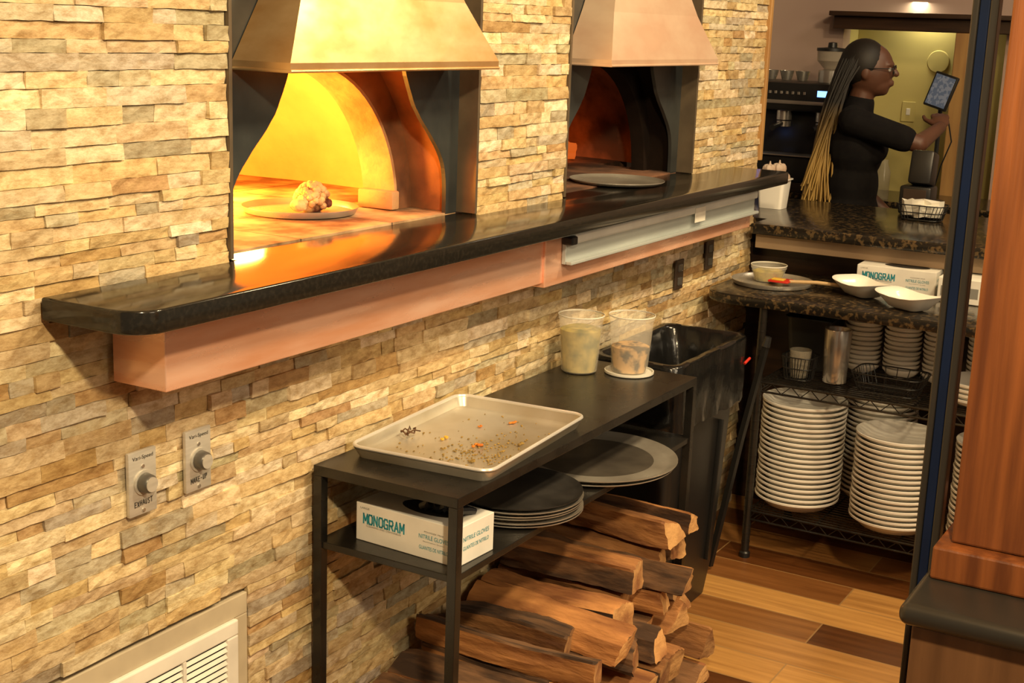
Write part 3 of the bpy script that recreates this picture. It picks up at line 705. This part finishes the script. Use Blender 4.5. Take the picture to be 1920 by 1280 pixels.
# ------------------------------------------------------------------ wire rack
RX0,RX1,RY0,RY1=3.90,4.30,-1.15,-.235
e=empty('wire_rack',(0,0,0),0,'black wire storage rack with a solid top full of dishes','shelving')
def wshelf(z):
    b=B()
    for zz in(z,z-.028):
        b.tube([(RX0,RY0,zz),(RX1,RY0,zz),(RX1,RY1,zz),(RX0,RY1,zz)],.0035,'blacksteel',6,True)
    n=int((RX1-RX0)/.022)
    for i in range(1,n): x=RX0+(RX1-RX0)*i/n; b.tube([(x,RY0,z),(x,RY1,z)],.0022,'blacksteel',5)
    for y in(RY0+.2,RY0+.45,RY0+.7): b.tube([(RX0,y,z-.004),(RX1,y,z-.004)],.003,'blacksteel',5)
    for x in(RX0,RX1):
        P=[];k=0;y=RY0
        while y<=RY1: P.append((x,y,z if k%2 else z-.028)); y+=.03;k+=1
        b.tube(P,.002,'blacksteel',5)
    P=[];k=0;x=RX0
    while x<=RX1: P.append((x,RY1,z if k%2 else z-.028)); x+=.03;k+=1
    b.tube(P,.002,'blacksteel',5)
    b.obj('wire_shelf',parent=e)
wshelf(.153); wshelf(.565)
for x in(RX0,RX1):
    for y in(RY0,RY1):
        b=B(); b.tube([(x,y,.0),(x,y,.795)],.0125,'blacksteel',14)
        for q in range(26): b.tube([(x,y,.05+q*.028),(x,y,.053+q*.028)],.0135,'blacksteel',12)
        b.lathe([(0,0),(.017,0),(.017,.015),(.012,.02)],'black',c=(x,y,0),n=14); b.obj('leg',True,e)
b=B()
out=arcpts(3.875+.10,-.035-.10,.10,90,180,8)+arcpts(3.875+.03,-1.2+.03,.03,180,270,4)+[(4.40,-1.2),(4.40,-.035)]
b.merge(slab(out,.796,.826,'darkwood',.004),'granite2'); b.obj('top_board',True,e)
def bowl_mesh(r,h,t=.004):
    b=B(); b.lathe([(0,.006),(r*.45,.006),(r*.72,.014),(r*.90,h-.005),(r*.985,h),(r,h-.001),(r*.998,h-.007),(r*.92,h-.013),(r*.74,.007),(r*.50,.001),(r*.46,-.001),(r*.42,.001),(0,.001)],'white',n=48)
    return b
def stack(x,y,z,n,r,h,p,name,label,group):
    first=None
    for i in range(n):
        if first is None:
            first=bowl_mesh(r,h).obj(name,True); o=first; top(o,label,'plate',group)
        else: o=first.copy(); COL.objects.link(o)
        o.location=(x+random.uniform(-.002,.002)+.0003*i,y+random.uniform(-.002,.002),z+i*p)
G='white bowls stacked on the wire rack'
L1='white shallow ceramic bowl stacked on the bottom wire shelf'
stack(4.03,-.345,.158,20,.130,.040,.0160,'pasta_bowl',L1,G)
stack(4.01,-.650,.158,17,.130,.040,.0160,'pasta_bowl',L1,G)
stack(4.235,-.53,.158,20,.112,.040,.0160,'pasta_bowl','white shallow ceramic bowl stacked deeper on the shelf',G)
stack(4.03,-.94,.158,18,.130,.040,.0160,'pasta_bowl',L1,G)
G2='small white cups stacked on the middle shelf'
for yy in(-.455,-.578,-.70,-.83): stack(4.225,yy,.571,11,.057,.03,.0148,'side_bowl','small white ceramic bowl stacked on the middle wire shelf',G2)
stack(4.03,-.86,.571,4,.1,.03,.0148,'side_plate','white ceramic plate on the middle wire shelf','white plates on the middle shelf')
b=B(); b.lathe([(0,.001),(.034,.001),(.036,.004),(.041,.165),(.040,.167),(.0385,.164),(.034,.006),(0,.005)],'steel',n=32); o=b.obj('steel_tumbler',True); o.location=(4.03,-.43,.569); top(o,'tall stainless steel tumbler on the middle wire shelf','cup')
def wbasket(loc,w,h,d,label,name='wire_basket'):
    b=B()
    for z,s in((0,.82),(d*.5,.92),(d,1)): b.tube(rr(0,0,w*s,h*s,.03,z,4,2),.0022,'black',6,True)
    A=rr(0,0,w*.82,h*.82,.03,0,4,4); C=rr(0,0,w,h,.03,d,4,4)
    for i in range(0,len(A)): b.tube([A[i],C[i]],.0013,'black',5)
    n=8
    for i in range(1,n): x=-w*.41+w*.82*i/n; b.tube([(x,-h*.4,0),(x,h*.4,0)],.0013,'black',5)
    for i in range(1,5): y=-h*.41+h*.82*i/5; b.tube([(-w*.4,y,0),(w*.4,y,0)],.0013,'black',5)
    o=b.obj(name); o.location=loc; top(o,label,'basket','black wire baskets'); return o
wbasket((4.03,-.60,.5705),.15,.21,.055,'oval black wire basket on the middle wire shelf')
wbasket((4.01,-.325,.5705),.10,.10,.07,'small black wire basket holding glass cups')
b=B(); b.lathe([(0,.001),(.026,.001),(.034,.085),(.032,.086),(.024,.005),(0,.004)],'glass',n=24); o=b.obj('glass_cup',True); o.location=(4.01,-.325,.573); top(o,'clear glass cup inside the small wire basket','cup')
b=B(); b.loft([rr(0,0,.13,.12,.02,.0),rr(0,0,.16,.15,.02,.16),rr(0,0,.17,.16,.02,.165),rr(0,0,.15,.14,.02,.16),rr(0,0,.12,.11,.02,.01)],'black',True,True); o=b.obj('storage_bin',True); o.location=(4.19,-.31,.571); top(o,'black plastic bin at the back of the middle shelf','bin')
ZT=.8265
pizza_pan('pizza_pan',.128,'pan',(4.13,-.175,ZT+.002),'round aluminium pizza pan on the rack top')
deli((4.16,-.15,ZT+.0035),'soup',.6,'short translucent tub of sauce standing on the pan',.052,.057,.046)
e=empty('spatula',(4.10,-.20,ZT+.016),0,'red and yellow spatula with pale wooden handle','spatula')
b=B(); b.box(-.03,.03,-.045,.020,0,.007,'red',.003); b.obj('blade',True,e)
b=B(); b.box(-.028,.0,-.03,.01,.007,.012,'yel',.002); b.obj('food_smear',True,e)
b=B(); b.tube([(0,-.04,.004),(.03,-.12,.006),(.05,-.20,.002)],[.005,.006,.006],'lightwood',10); b.obj('handle',True,e)
def boat(loc,rz,label):
    b=B(); R=[]
    for w,h,z in((.08,.05,.0),(.11,.075,.006),(.160,.112,.026),(.195,.130,.038),(.191,.127,.039),(.152,.105,.027),(.10,.066,.010)):
        ring=rr(0,0,w,h,min(w,h)*.3,z,6,3); ring=[(x,y,zz+(.012*(abs(x)/(.0975))**2 if z>.02 else 0)) for x,y,zz in ring]; R.append(ring)
    b.loft(R,'white',True,True); o=b.obj('serving_dish',True,ang=60); o.location=loc; o.rotation_euler=(0,0,rz); top(o,label,'dish','white boat dishes on the rack top')
boat((4.12,-.465,ZT+.0005),math.radians(50),'white oblong shallow ceramic serving dish on the rack top')
boat((4.01,-.635,ZT+.0005),math.radians(62),'white oblong shallow ceramic serving dish on the rack top')
glovebox((4.30,-.53,ZT+.0005),math.radians(2),'white glove carton with teal lettering on the rack top')
b=B(); b.box(4.20,4.36,-.81,-.67,ZT+.0005,ZT+.075,'carton',.002); b.box(4.199,4.2,-.79,-.68,ZT+.02,ZT+.05,'greyink'); o=b.obj('white_carton'); top(o,'plain white cardboard carton on the rack top','carton')

# ------------------------------------------------------------------ back counter
e=empty('service_counter',(0,0,0),0,'service counter with speckled dark granite top behind the rack','counter')
b=B(); b.merge(slab([(4.28,-1.9),(5.05,-1.9),(5.05,.40),(4.42,.40),(4.42,-.035),(4.28,-.035)],.955,.99,'granite2',.005),'granite2'); b.obj('countertop',True,e)
b=B(); b.box(4.32,5.0,-1.88,-.04,.905,.954,'beige',.002); b.obj('apron',parent=e)
b=B(); b.box(4.44,5.0,-1.88,.38,0,.904,'darkwood'); b.obj('base',parent=e)
b=B(); b.loft([rr(0,0,.075,.085,.012,0),rr(0,0,.09,.10,.014,.10),rr(0,0,.102,.112,.016,.102),rr(0,0,.102,.112,.016,.106),rr(0,0,.088,.098,.012,.106),rr(0,0,.072,.082,.01,.004)],'white',True,True); o=b.obj('plastic_tub',True); o.location=(4.72,.05,.9905); top(o,'white plastic tub on the service counter','tub')
for i,(x,y,z) in enumerate([(4.70,.05,1.095),(4.74,.06,1.095),(4.72,.02,1.098),(4.715,.07,1.125),(4.73,.04,1.13),(4.71,.09,1.105)]):
    b=B()
    for q in range(6): a=q*math.pi/3; b.ell((.013*math.cos(a),.013*math.sin(a),0),(.014,.014,.019),'garlic',8,6)
    b.tube([(0,0,.012),(.002,0,.03)],[.006,.002],'garlic',6); o=b.obj('garlic_bulb',True); o.location=(x,y,z); top(o,'papery garlic bulb heaped in the white tub','garlic','garlic bulbs in the tub')
wbasket((4.80,-.46,.9935),.11,.16,.05,'black wire basket lined with white paper on the counter')
b=B()
for q in range(6):
    a=q*1.05; p=Vector((4.80+.02*math.cos(a),-.46+.035*math.sin(a),1.025)); b.loft([wob([(p.x+.025*math.cos(t*.785),p.y+.035*math.sin(t*.785),p.z-.02) for t in range(8)],.01,q,30),wob([(p.x+.03*math.cos(t*.785),p.y+.035*math.sin(t*.785),p.z+.015+.008*(q%3)) for t in range(8)],.014,q+5,30)],'paper',True,True)
o=b.obj('paper_napkin'); top(o,'crumpled white paper napkins inside the wire basket','napkins')
e=empty('card_terminal',(4.96,-.40,.9905),0,'black payment terminal and printer on the service counter','terminal')
b=B(); b.box(-.05,.05,-.055,.055,.0,.10,'black',.008); b.box(-.045,.045,-.05,.03,.101,.22,'black',.01,Matrix.Rotation(math.radians(12),3,'Y')); b.obj('housing',True,e)
b=B(); b.box(-.054,-.051,-.04,.04,.03,.09,'outlet',.001); b.obj('keypad',parent=e)
e=empty('rear_cabinet',(0,0,0),0,'dark low cabinet along the far wall behind the person','cabinet')
b=B(); b.box(5.62,6.0,-.9,.9,0,.92,'darkwood',.003); b.obj('body',parent=e)
b=B(); b.box(5.59,6.01,-.92,.92,.921,.95,'granite2',.004); b.obj('worktop',parent=e)
e=empty('point_of_sale_tablet',(5.68,-.275,.9505),0,'black touchscreen order tablet on a slim stand','tablet')
R=Matrix.Rotation(math.radians(-14),3,'Z')@Matrix.Rotation(math.radians(10),3,'Y')@Matrix.Rotation(math.radians(14),3,'X')
b=B(); b.box(-.008,.008,-.052,.052,.375,.515,'black',.005,R); b.obj('tablet_body',True,e)
cz=(.375+.515)/2; c0=Vector((0,0,cz)); off=R@Vector((-.0088,0,0))
t=bmesh.new(); t.faces.new([t.verts.new(c0+off+R@Vector((0,sy,sz))) for sy,sz in((-.044,-.061),(.044,-.061),(.044,.061),(-.044,.061))])
b=B(); b.merge(t,'screen'); b.obj('screen',parent=e)
b=B(); b.tube([(.02,0,.01),(.02,0,.25),(.015,0,.40)],.009,'black',10); b.lathe([(0,0),(.05,0),(.05,.01),(0,.014)],'black',c=(.02,0,0),n=24); b.obj('stand',True,e)
b=B(); b.tube([(.02,-.03,.35),(.0,-.06,.25),(-.01,-.03,.15),(.02,.0,.02)],.003,'black',6); b.obj('power_cable',True,e)
b=B(); b.box(6.312,6.319,-.02,.04,1.23,1.32,'yellow',.003); b.box(6.308,6.313,.0,.018,1.26,1.29,'paper',.002); o=b.obj('light_switch'); top(o,'pale light switch plate on the yellow wall','switch')
b=B(); b.lathe([(0,0),(.05,0),(.046,.006),(0,.007)],'yellow',n=28)
o=b.obj('wall_disc',True); o.rotation_euler=(0,math.radians(-90),0); o.location=(6.319,-.10,1.5); top(o,'round pale cover plate on the yellow wall','cover plate')
e=empty('espresso_machine',(5.80,.32,.9505),0,'black espresso machine with steel trim and blue lights','coffee machine')
b=B(); b.box(-.12,.16,-.22,.22,.03,.14,'black',.01); b.box(-.02,.16,-.22,.22,.14,.33,'black',.012); b.box(-.15,.16,-.22,.22,.33,.45,'black',.015)
for y in(-.2,.2): b.tube([(0,y,0),(0,y,.03)],.015,'steel',10)
b.obj('body',True,e)
b=B(); b.box(-.155,-.150,-.17,.17,.36,.375,'steel',.001); b.box(-.14,.0,-.19,.19,.141,.147,'steel',.002); b.obj('steel_trim',True,e)
for y in(-.11,.06):
    b=B(); b.tube([(-.08,y,.33),(-.08,y,.29)],.032,'steel',20); b.tube([(-.08,y,.285),(-.08,y,.262)],.03,'steel',20); b.tube([(-.11,y,.275),(-.22,y,.262)],[.009,.013],'black',10); b.obj('group_head',True,e)
b=B(); b.box(-.1525,-.1505,-.17,-.10,.395,.420,'led'); b.obj('display',parent=e)
b=B(); b.box(-.1525,-.1505,.12,.135,.20,.24,'led'); b.obj('indicator_light',parent=e)
b=B()
for i in range(7): b.box(-.155,-.150,-.05+i*.025,-.04+i*.025,.40,.412,'steel',.001)
b.obj('button_row',parent=e)
b=B(); b.tube([(-.13,.15,.33),(-.16,.15,.25),(-.17,.14,.15)],.006,'steel',8); b.obj('steam_wand',True,e)
for i,(yy,zz) in enumerate(((.12,.452),(.19,.452),(.05,.452))):
    b=B(); b.lathe([(0,0),(.02,0),(.032,.04),(.030,.04),(.018,.004),(0,.004)],'steel',n=20); o=b.obj('espresso_cup',True); o.location=(5.80+.03,.32+yy-.02,.9505+zz); top(o,'small steel espresso cup on top of the machine','cup','espresso cups on the machine')
e=empty('coffee_grinder',(5.80,.22,1.4015),0,'coffee grinder hopper with dark lid on the machine','grinder')
b=B(); b.lathe([(0,0),(.05,0),(.05,.05),(.03,.055)],'steel',n=24); b.obj('base',True,e)
b=B(); b.lathe([(.028,.055),(.06,.09),(.062,.13),(.06,.131),(.058,.09),(.026,.057)],'glass',n=24); b.obj('hopper',True,e)
b=B(); b.lathe([(0,.13),(.064,.13),(.064,.142),(.02,.146),(.018,.165),(0,.168)],'black',n=24); b.obj('lid',True,e)
for (x,y,r,h,k,l) in((5.64,.06,.03,.10,'steel','steel milk pitcher on the rear cabinet'),(5.65,-.01,.033,.14,'black','black canister on the rear cabinet'),(5.66,-.08,.03,.16,'glass','glass bottle on the rear cabinet')):
    b=B(); b.lathe([(0,0),(r,0),(r*1.02,h*.7),(r*.6,h*.9),(r*.6,h),(r*.5,h),(0,h*.98)],k,n=20); o=b.obj('bottle' if k=='glass' else ('canister' if k=='black' else 'milk_pitcher'),True); o.location=(x,y,.9505); top(o,l,'container')

# ------------------------------------------------------------------ column, ledge, frame at the near side
b=B(); b.box(1.475,1.62,-3.2,-1.285,0,.96,'brownwood',.002); struct(b.obj('wall_partition'),'brown half wall beneath the bar ledge')
b=B(); b.box(1.455,1.66,-3.2,-1.272,.964,.99,'greymetal',.011,seg=5); o=b.obj('bar_ledge',True); top(o,'dark metallic rounded ledge capping the half wall','ledge')
e=empty('wood_column',(0,0,0),0,'reddish oak column standing on the half wall ledge','column')
b=B(); b.box(1.548,1.80,-1.70,-1.283,.9905,1.030,'postwood',.003); b.obj('base_block',parent=e)
b=B(); b.box(1.572,1.78,-1.68,-1.298,1.0305,2.745,'postwood',.003); b.obj('shaft',parent=e)
e=empty('door_frame_post',(1.675,-1.250,0),0,'slim blue and grey metal partition post beside the column','metal post')
b=B(); b.box(-.010,.010,.006,.014,0,2.745,'greymetal',.002); b.obj('grey_channel',parent=e)
b=B(); b.box(-.010,.010,-.016,-.006,0,2.745,'greymetal',.002); b.obj('grey_channel',parent=e)
b=B(); b.box(-.008,.010,-.0055,.0055,0,2.745,'bluemetal',.001); b.obj('blue_insert',parent=e)

# ------------------------------------------------------------------ person
PX,PY=5.33,-.045
e=empty('person',(PX,PY,0),math.radians(10),'person in a black t-shirt with long braids tapping a tablet','person')
def remeshed(b,name,k,vox=.006,sm=3,parent=e):
    o=b.obj(name); md=o.modifiers.new('r','REMESH'); md.mode='VOXEL'; md.voxel_size=vox
    m2=o.modifiers.new('s','SMOOTH'); m2.factor=.5; m2.iterations=sm
    bpy.context.view_layer.update()
    me=bpy.data.meshes.new_from_object(o.evaluated_get(bpy.context.evaluated_depsgraph_get()))
    o.modifiers.clear(); o.data=me; me.materials.clear(); me.materials.append(M[k])
    for p in me.polygons: p.use_smooth=True; p.material_index=0
    o.parent=parent; return o
sR=(-.155,-.01,1.285); eR=(-.14,-.25,1.215); wR=(.07,-.31,1.268)
sL=(.155,0,1.285); eL=(.19,.02,1.03); wL=(.16,-.15,.90)
b=B(); k='skin'
for s in(-1,1):
    b.cap((s*.085,0,.84),.085,(s*.09,-.01,.46),.055,k); b.cap((s*.09,-.01,.46),.055,(s*.09,.01,.08),.036,k)
    b.cap((s*.09,.03,.04),.034,(s*.095,-.15,.03),.026,k)
b.ell((0,0,.90),(.165,.11,.12),k); b.ell((0,0,1.03),(.13,.09,.13),k); b.ell((0,-.005,1.19),(.145,.10,.14),k)
b.cap((-.13,0,1.29),.045,(.13,0,1.29),.045,k)
b.cap((0,.0,1.31),.052,(0,-.02,1.41),.045,k)
b.cap(sR,.044,eR,.034,k); b.cap(eR,.035,wR,.023,k); b.cap(sL,.044,eL,.034,k); b.cap(eL,.035,wL,.023,k)
hc=Vector((0,-.035,1.475))
b.ell(hc,(.070,.088,.100),k,28,18); b.ell((0,-.065,1.425),(.048,.052,.05),k); b.ell((0,-.085,1.40),(.026,.026,.022),k)
b.cap((0,-.118,1.485),.010,(0,-.134,1.462),.012,k,10); b.ell((0,-.118,1.432),(.022,.012,.006),k,12,8); b.ell((0,-.117,1.422),(.020,.012,.007),k,12,8)
b.ell((0,-.105,1.497),(.05,.02,.012),k,12,8)
for s in(-1,1): b.ell((s*.072,-.025,1.465),(.008,.017,.028),k,12,8)
def hand(w,d,up,k,s=1):
    w=Vector(w); d=Vector(d).normalized(); up=Vector(up); up=(up-d*up.dot(d)).normalized(); sd=d.cross(up)
    Rm=Matrix((d,sd,up)).transposed()
    b.ell(w+d*.045,(.048,.036,.016),k,16,10,Rm)
    for i,(o,l) in enumerate(((-.027,.058),(-.009,.070),(.009,.066),(.027,.052))):
        p=w+d*.078+sd*o*s; q=p+d*l*.5+up*-.006; r=q+d*l*.42-up*.018
        b.cap(p,.009,q,.0082,k,8); b.cap(q,.0082,r,.007,k,8)
    p=w+d*.03-sd*.028*s; q=p+d*.03-sd*.028*s; b.cap(p,.011,q,.009,k,8); b.cap(q,.009,q+d*.026-sd*.006*s,.0078,k,8)
hand(wR,(.85,.10,.40),(-.3,.0,1),k); hand(wL,(.0,-1,-.3),(.5,0,1),k)
remeshed(b,'body',k,.0055,2)
for s in(-1,1):
    b=B(); b.ell((s*.028,-.108,1.478),(.012,.010,.010),'eyew',12,8); b.ell((s*.028,-.1165,1.478),(.005,.003,.005),'ink',10,6); b.obj('eye',True,e)
b=B()
for s in(-1,1):
    b.tube([(s*.032+.024*math.cos(a),-.126,1.477+.017*math.sin(a)) for a in [2*math.pi*i/16 for i in range(16)]],.0022,'black',6,True)
    b.tube([(s*.056,-.126,1.482),(s*.074,-.08,1.482),(s*.077,-.03,1.480)],.002,'black',6)
b.tube([(-.008,-.128,1.48),(.008,-.128,1.48)],.002,'black',6); b.obj('glasses',True,e)
b=B(); k='shirt'
b.ell((0,0,.92),(.165,.118,.13),k); b.ell((0,0,1.03),(.148,.108,.15),k); b.ell((0,-.005,1.18),(.158,.115,.15),k)
for s in(-1,1): b.ell((s*.065,-.082,1.17),(.055,.045,.055),k)
b.cap((-.125,0,1.29),.054,(.125,0,1.29),.054,k); b.cap((0,0,1.31),.062,(0,-.008,1.34),.058,k)
m_=Vector(sR).lerp(Vector(eR),.78); b.cap(sR,.054,m_,.050,k); m_=Vector(sL).lerp(Vector(eL),.7); b.cap(sL,.054,m_,.050,k)
remeshed(b,'t_shirt',k,.007,3)
b=B(); k='jeans'
for s in(-1,1): b.cap((s*.085,0,.84),.095,(s*.09,-.01,.46),.068,k); b.cap((s*.09,-.01,.46),.068,(s*.09,.01,.12),.052,k)
b.ell((0,0,.88),(.172,.120,.10),k); remeshed(b,'trousers',k,.008,2)
for s in(-1,1):
    b=B(); b.cap((s*.09,.03,.045),.043,(s*.095,-.16,.036),.034,'shoe'); b.box(s*.09-.04,s*.09+.04,-.2,.075,.001,.02,'shoe',.008); b.obj('shoe',True,e)
b=B()
b.ell((0,-.008,1.497),(.082,.090,.094),'hair',24,16)
for i in range(260):
    a=math.radians(random.uniform(0,180)) 
    el=random.uniform(-.3,1.)
    sx=math.cos(a)*.078*math.cos(el*.9); sy=math.sin(a)*.085*math.cos(el*.9)
    p0=Vector((sx,sy-.01,1.495+.085*math.sin(el)))
    end=Vector((sx*1.6+random.uniform(-.03,.03),.115+random.uniform(-.065,.06),random.uniform(.90,1.06)))
    p1=Vector((sx*1.25,sy*1.15+.03,1.40+random.uniform(-.02,.02))); p2=Vector((sx*1.5,.11+random.uniform(-.05,.035),1.24))
    P=[]
    for q in range(19):
        t=q/18
        P.append((1-t)**3*p0+3*(1-t)**2*t*p1+3*(1-t)*t*t*p2+t**3*end)
    b.tube(P,[.0046*(1+.22*(q%2))*(1-.3*q/18) for q in range(19)],'hair',5)
o=b.obj('hair',True,e,'long braids dark at the roots and blond at the ends')

# ------------------------------------------------------------------ lights
def area(loc,tgt,size,en,col,sy=None,spread=None):
    l=bpy.data.lights.new('lamp_or_fill','AREA'); l.energy=en; l.color=col; l.shape='DISK'; l.size=size
    if sy: l.shape='ELLIPSE'; l.size_y=sy
    if spread: l.spread=math.radians(spread)
    o=bpy.data.objects.new('lamp_or_fill_light',l); o.location=loc; d=Vector(tgt)-Vector(loc); o.rotation_euler=d.to_track_quat('-Z','Y').to_euler(); COL.objects.link(o); return o
def point(loc,en,col,r=.05):
    l=bpy.data.lights.new('fire','POINT'); l.energy=en; l.color=col; l.shadow_soft_size=r
    o=bpy.data.objects.new('fire_light',l); o.location=loc; COL.objects.link(o); return o
W=(1,.76,.44)
area((.45,-1.7,2.35),(1.9,0,1.2),.12,54,W)
area((2.3,-1.5,2.6),(2.5,-.1,.9),.25,34,W)
area((3.6,-1.5,2.65),(3.6,-.2,.6),.3,36,W)
area((1.8,-3.2,2.3),(2.4,0,1.1),1.6,36,(1,.79,.52),1.0)  # broad soft fill added to brighten wall and hoods, not a fixture
area((5.0,-1.2,2.6),(5.6,-.1,1.1),.4,6,(1,.84,.62))
area((6.22,-.05,1.75),(6.25,-.05,0),.08,3,(1,.9,.6),.4)
point((2.02,.56,1.26),62,(1,.38,.045),.07)
point((2.38,.52,1.30),13,(1,.42,.06),.06)
point((3.78,.50,1.225),4.5,(1,.20,.02),.04)
w=bpy.data.worlds.new('World'); S.world=w; w.use_nodes=True
bg=w.node_tree.nodes['Background']; bg.inputs['Color'].default_value=(1,.76,.50,1); bg.inputs['Strength'].default_value=.20

# ------------------------------------------------------------------ camera
cam=bpy.data.cameras.new('Camera'); co=bpy.data.objects.new('Camera',cam); COL.objects.link(co)
X=Vector((.5036,-.1766,.8457)); Y=Vector((-.8632,-.1443,.4839)); Z=Vector((.0365,-.9736,-.2251))
right=Vector((X.x,Y.x,Z.x)).normalized(); fwd=Vector((X.z,Y.z,Z.z)).normalized(); down=fwd.cross(right).normalized()
mw=Matrix(((right.x,-down.x,-fwd.x,0),(right.y,-down.y,-fwd.y,-1.6),(right.z,-down.z,-fwd.z,1.6),(0,0,0,1)))
co.matrix_world=mw; cam.sensor_width=36; cam.lens=2586/1920*36; cam.clip_start=.05
S.camera=co
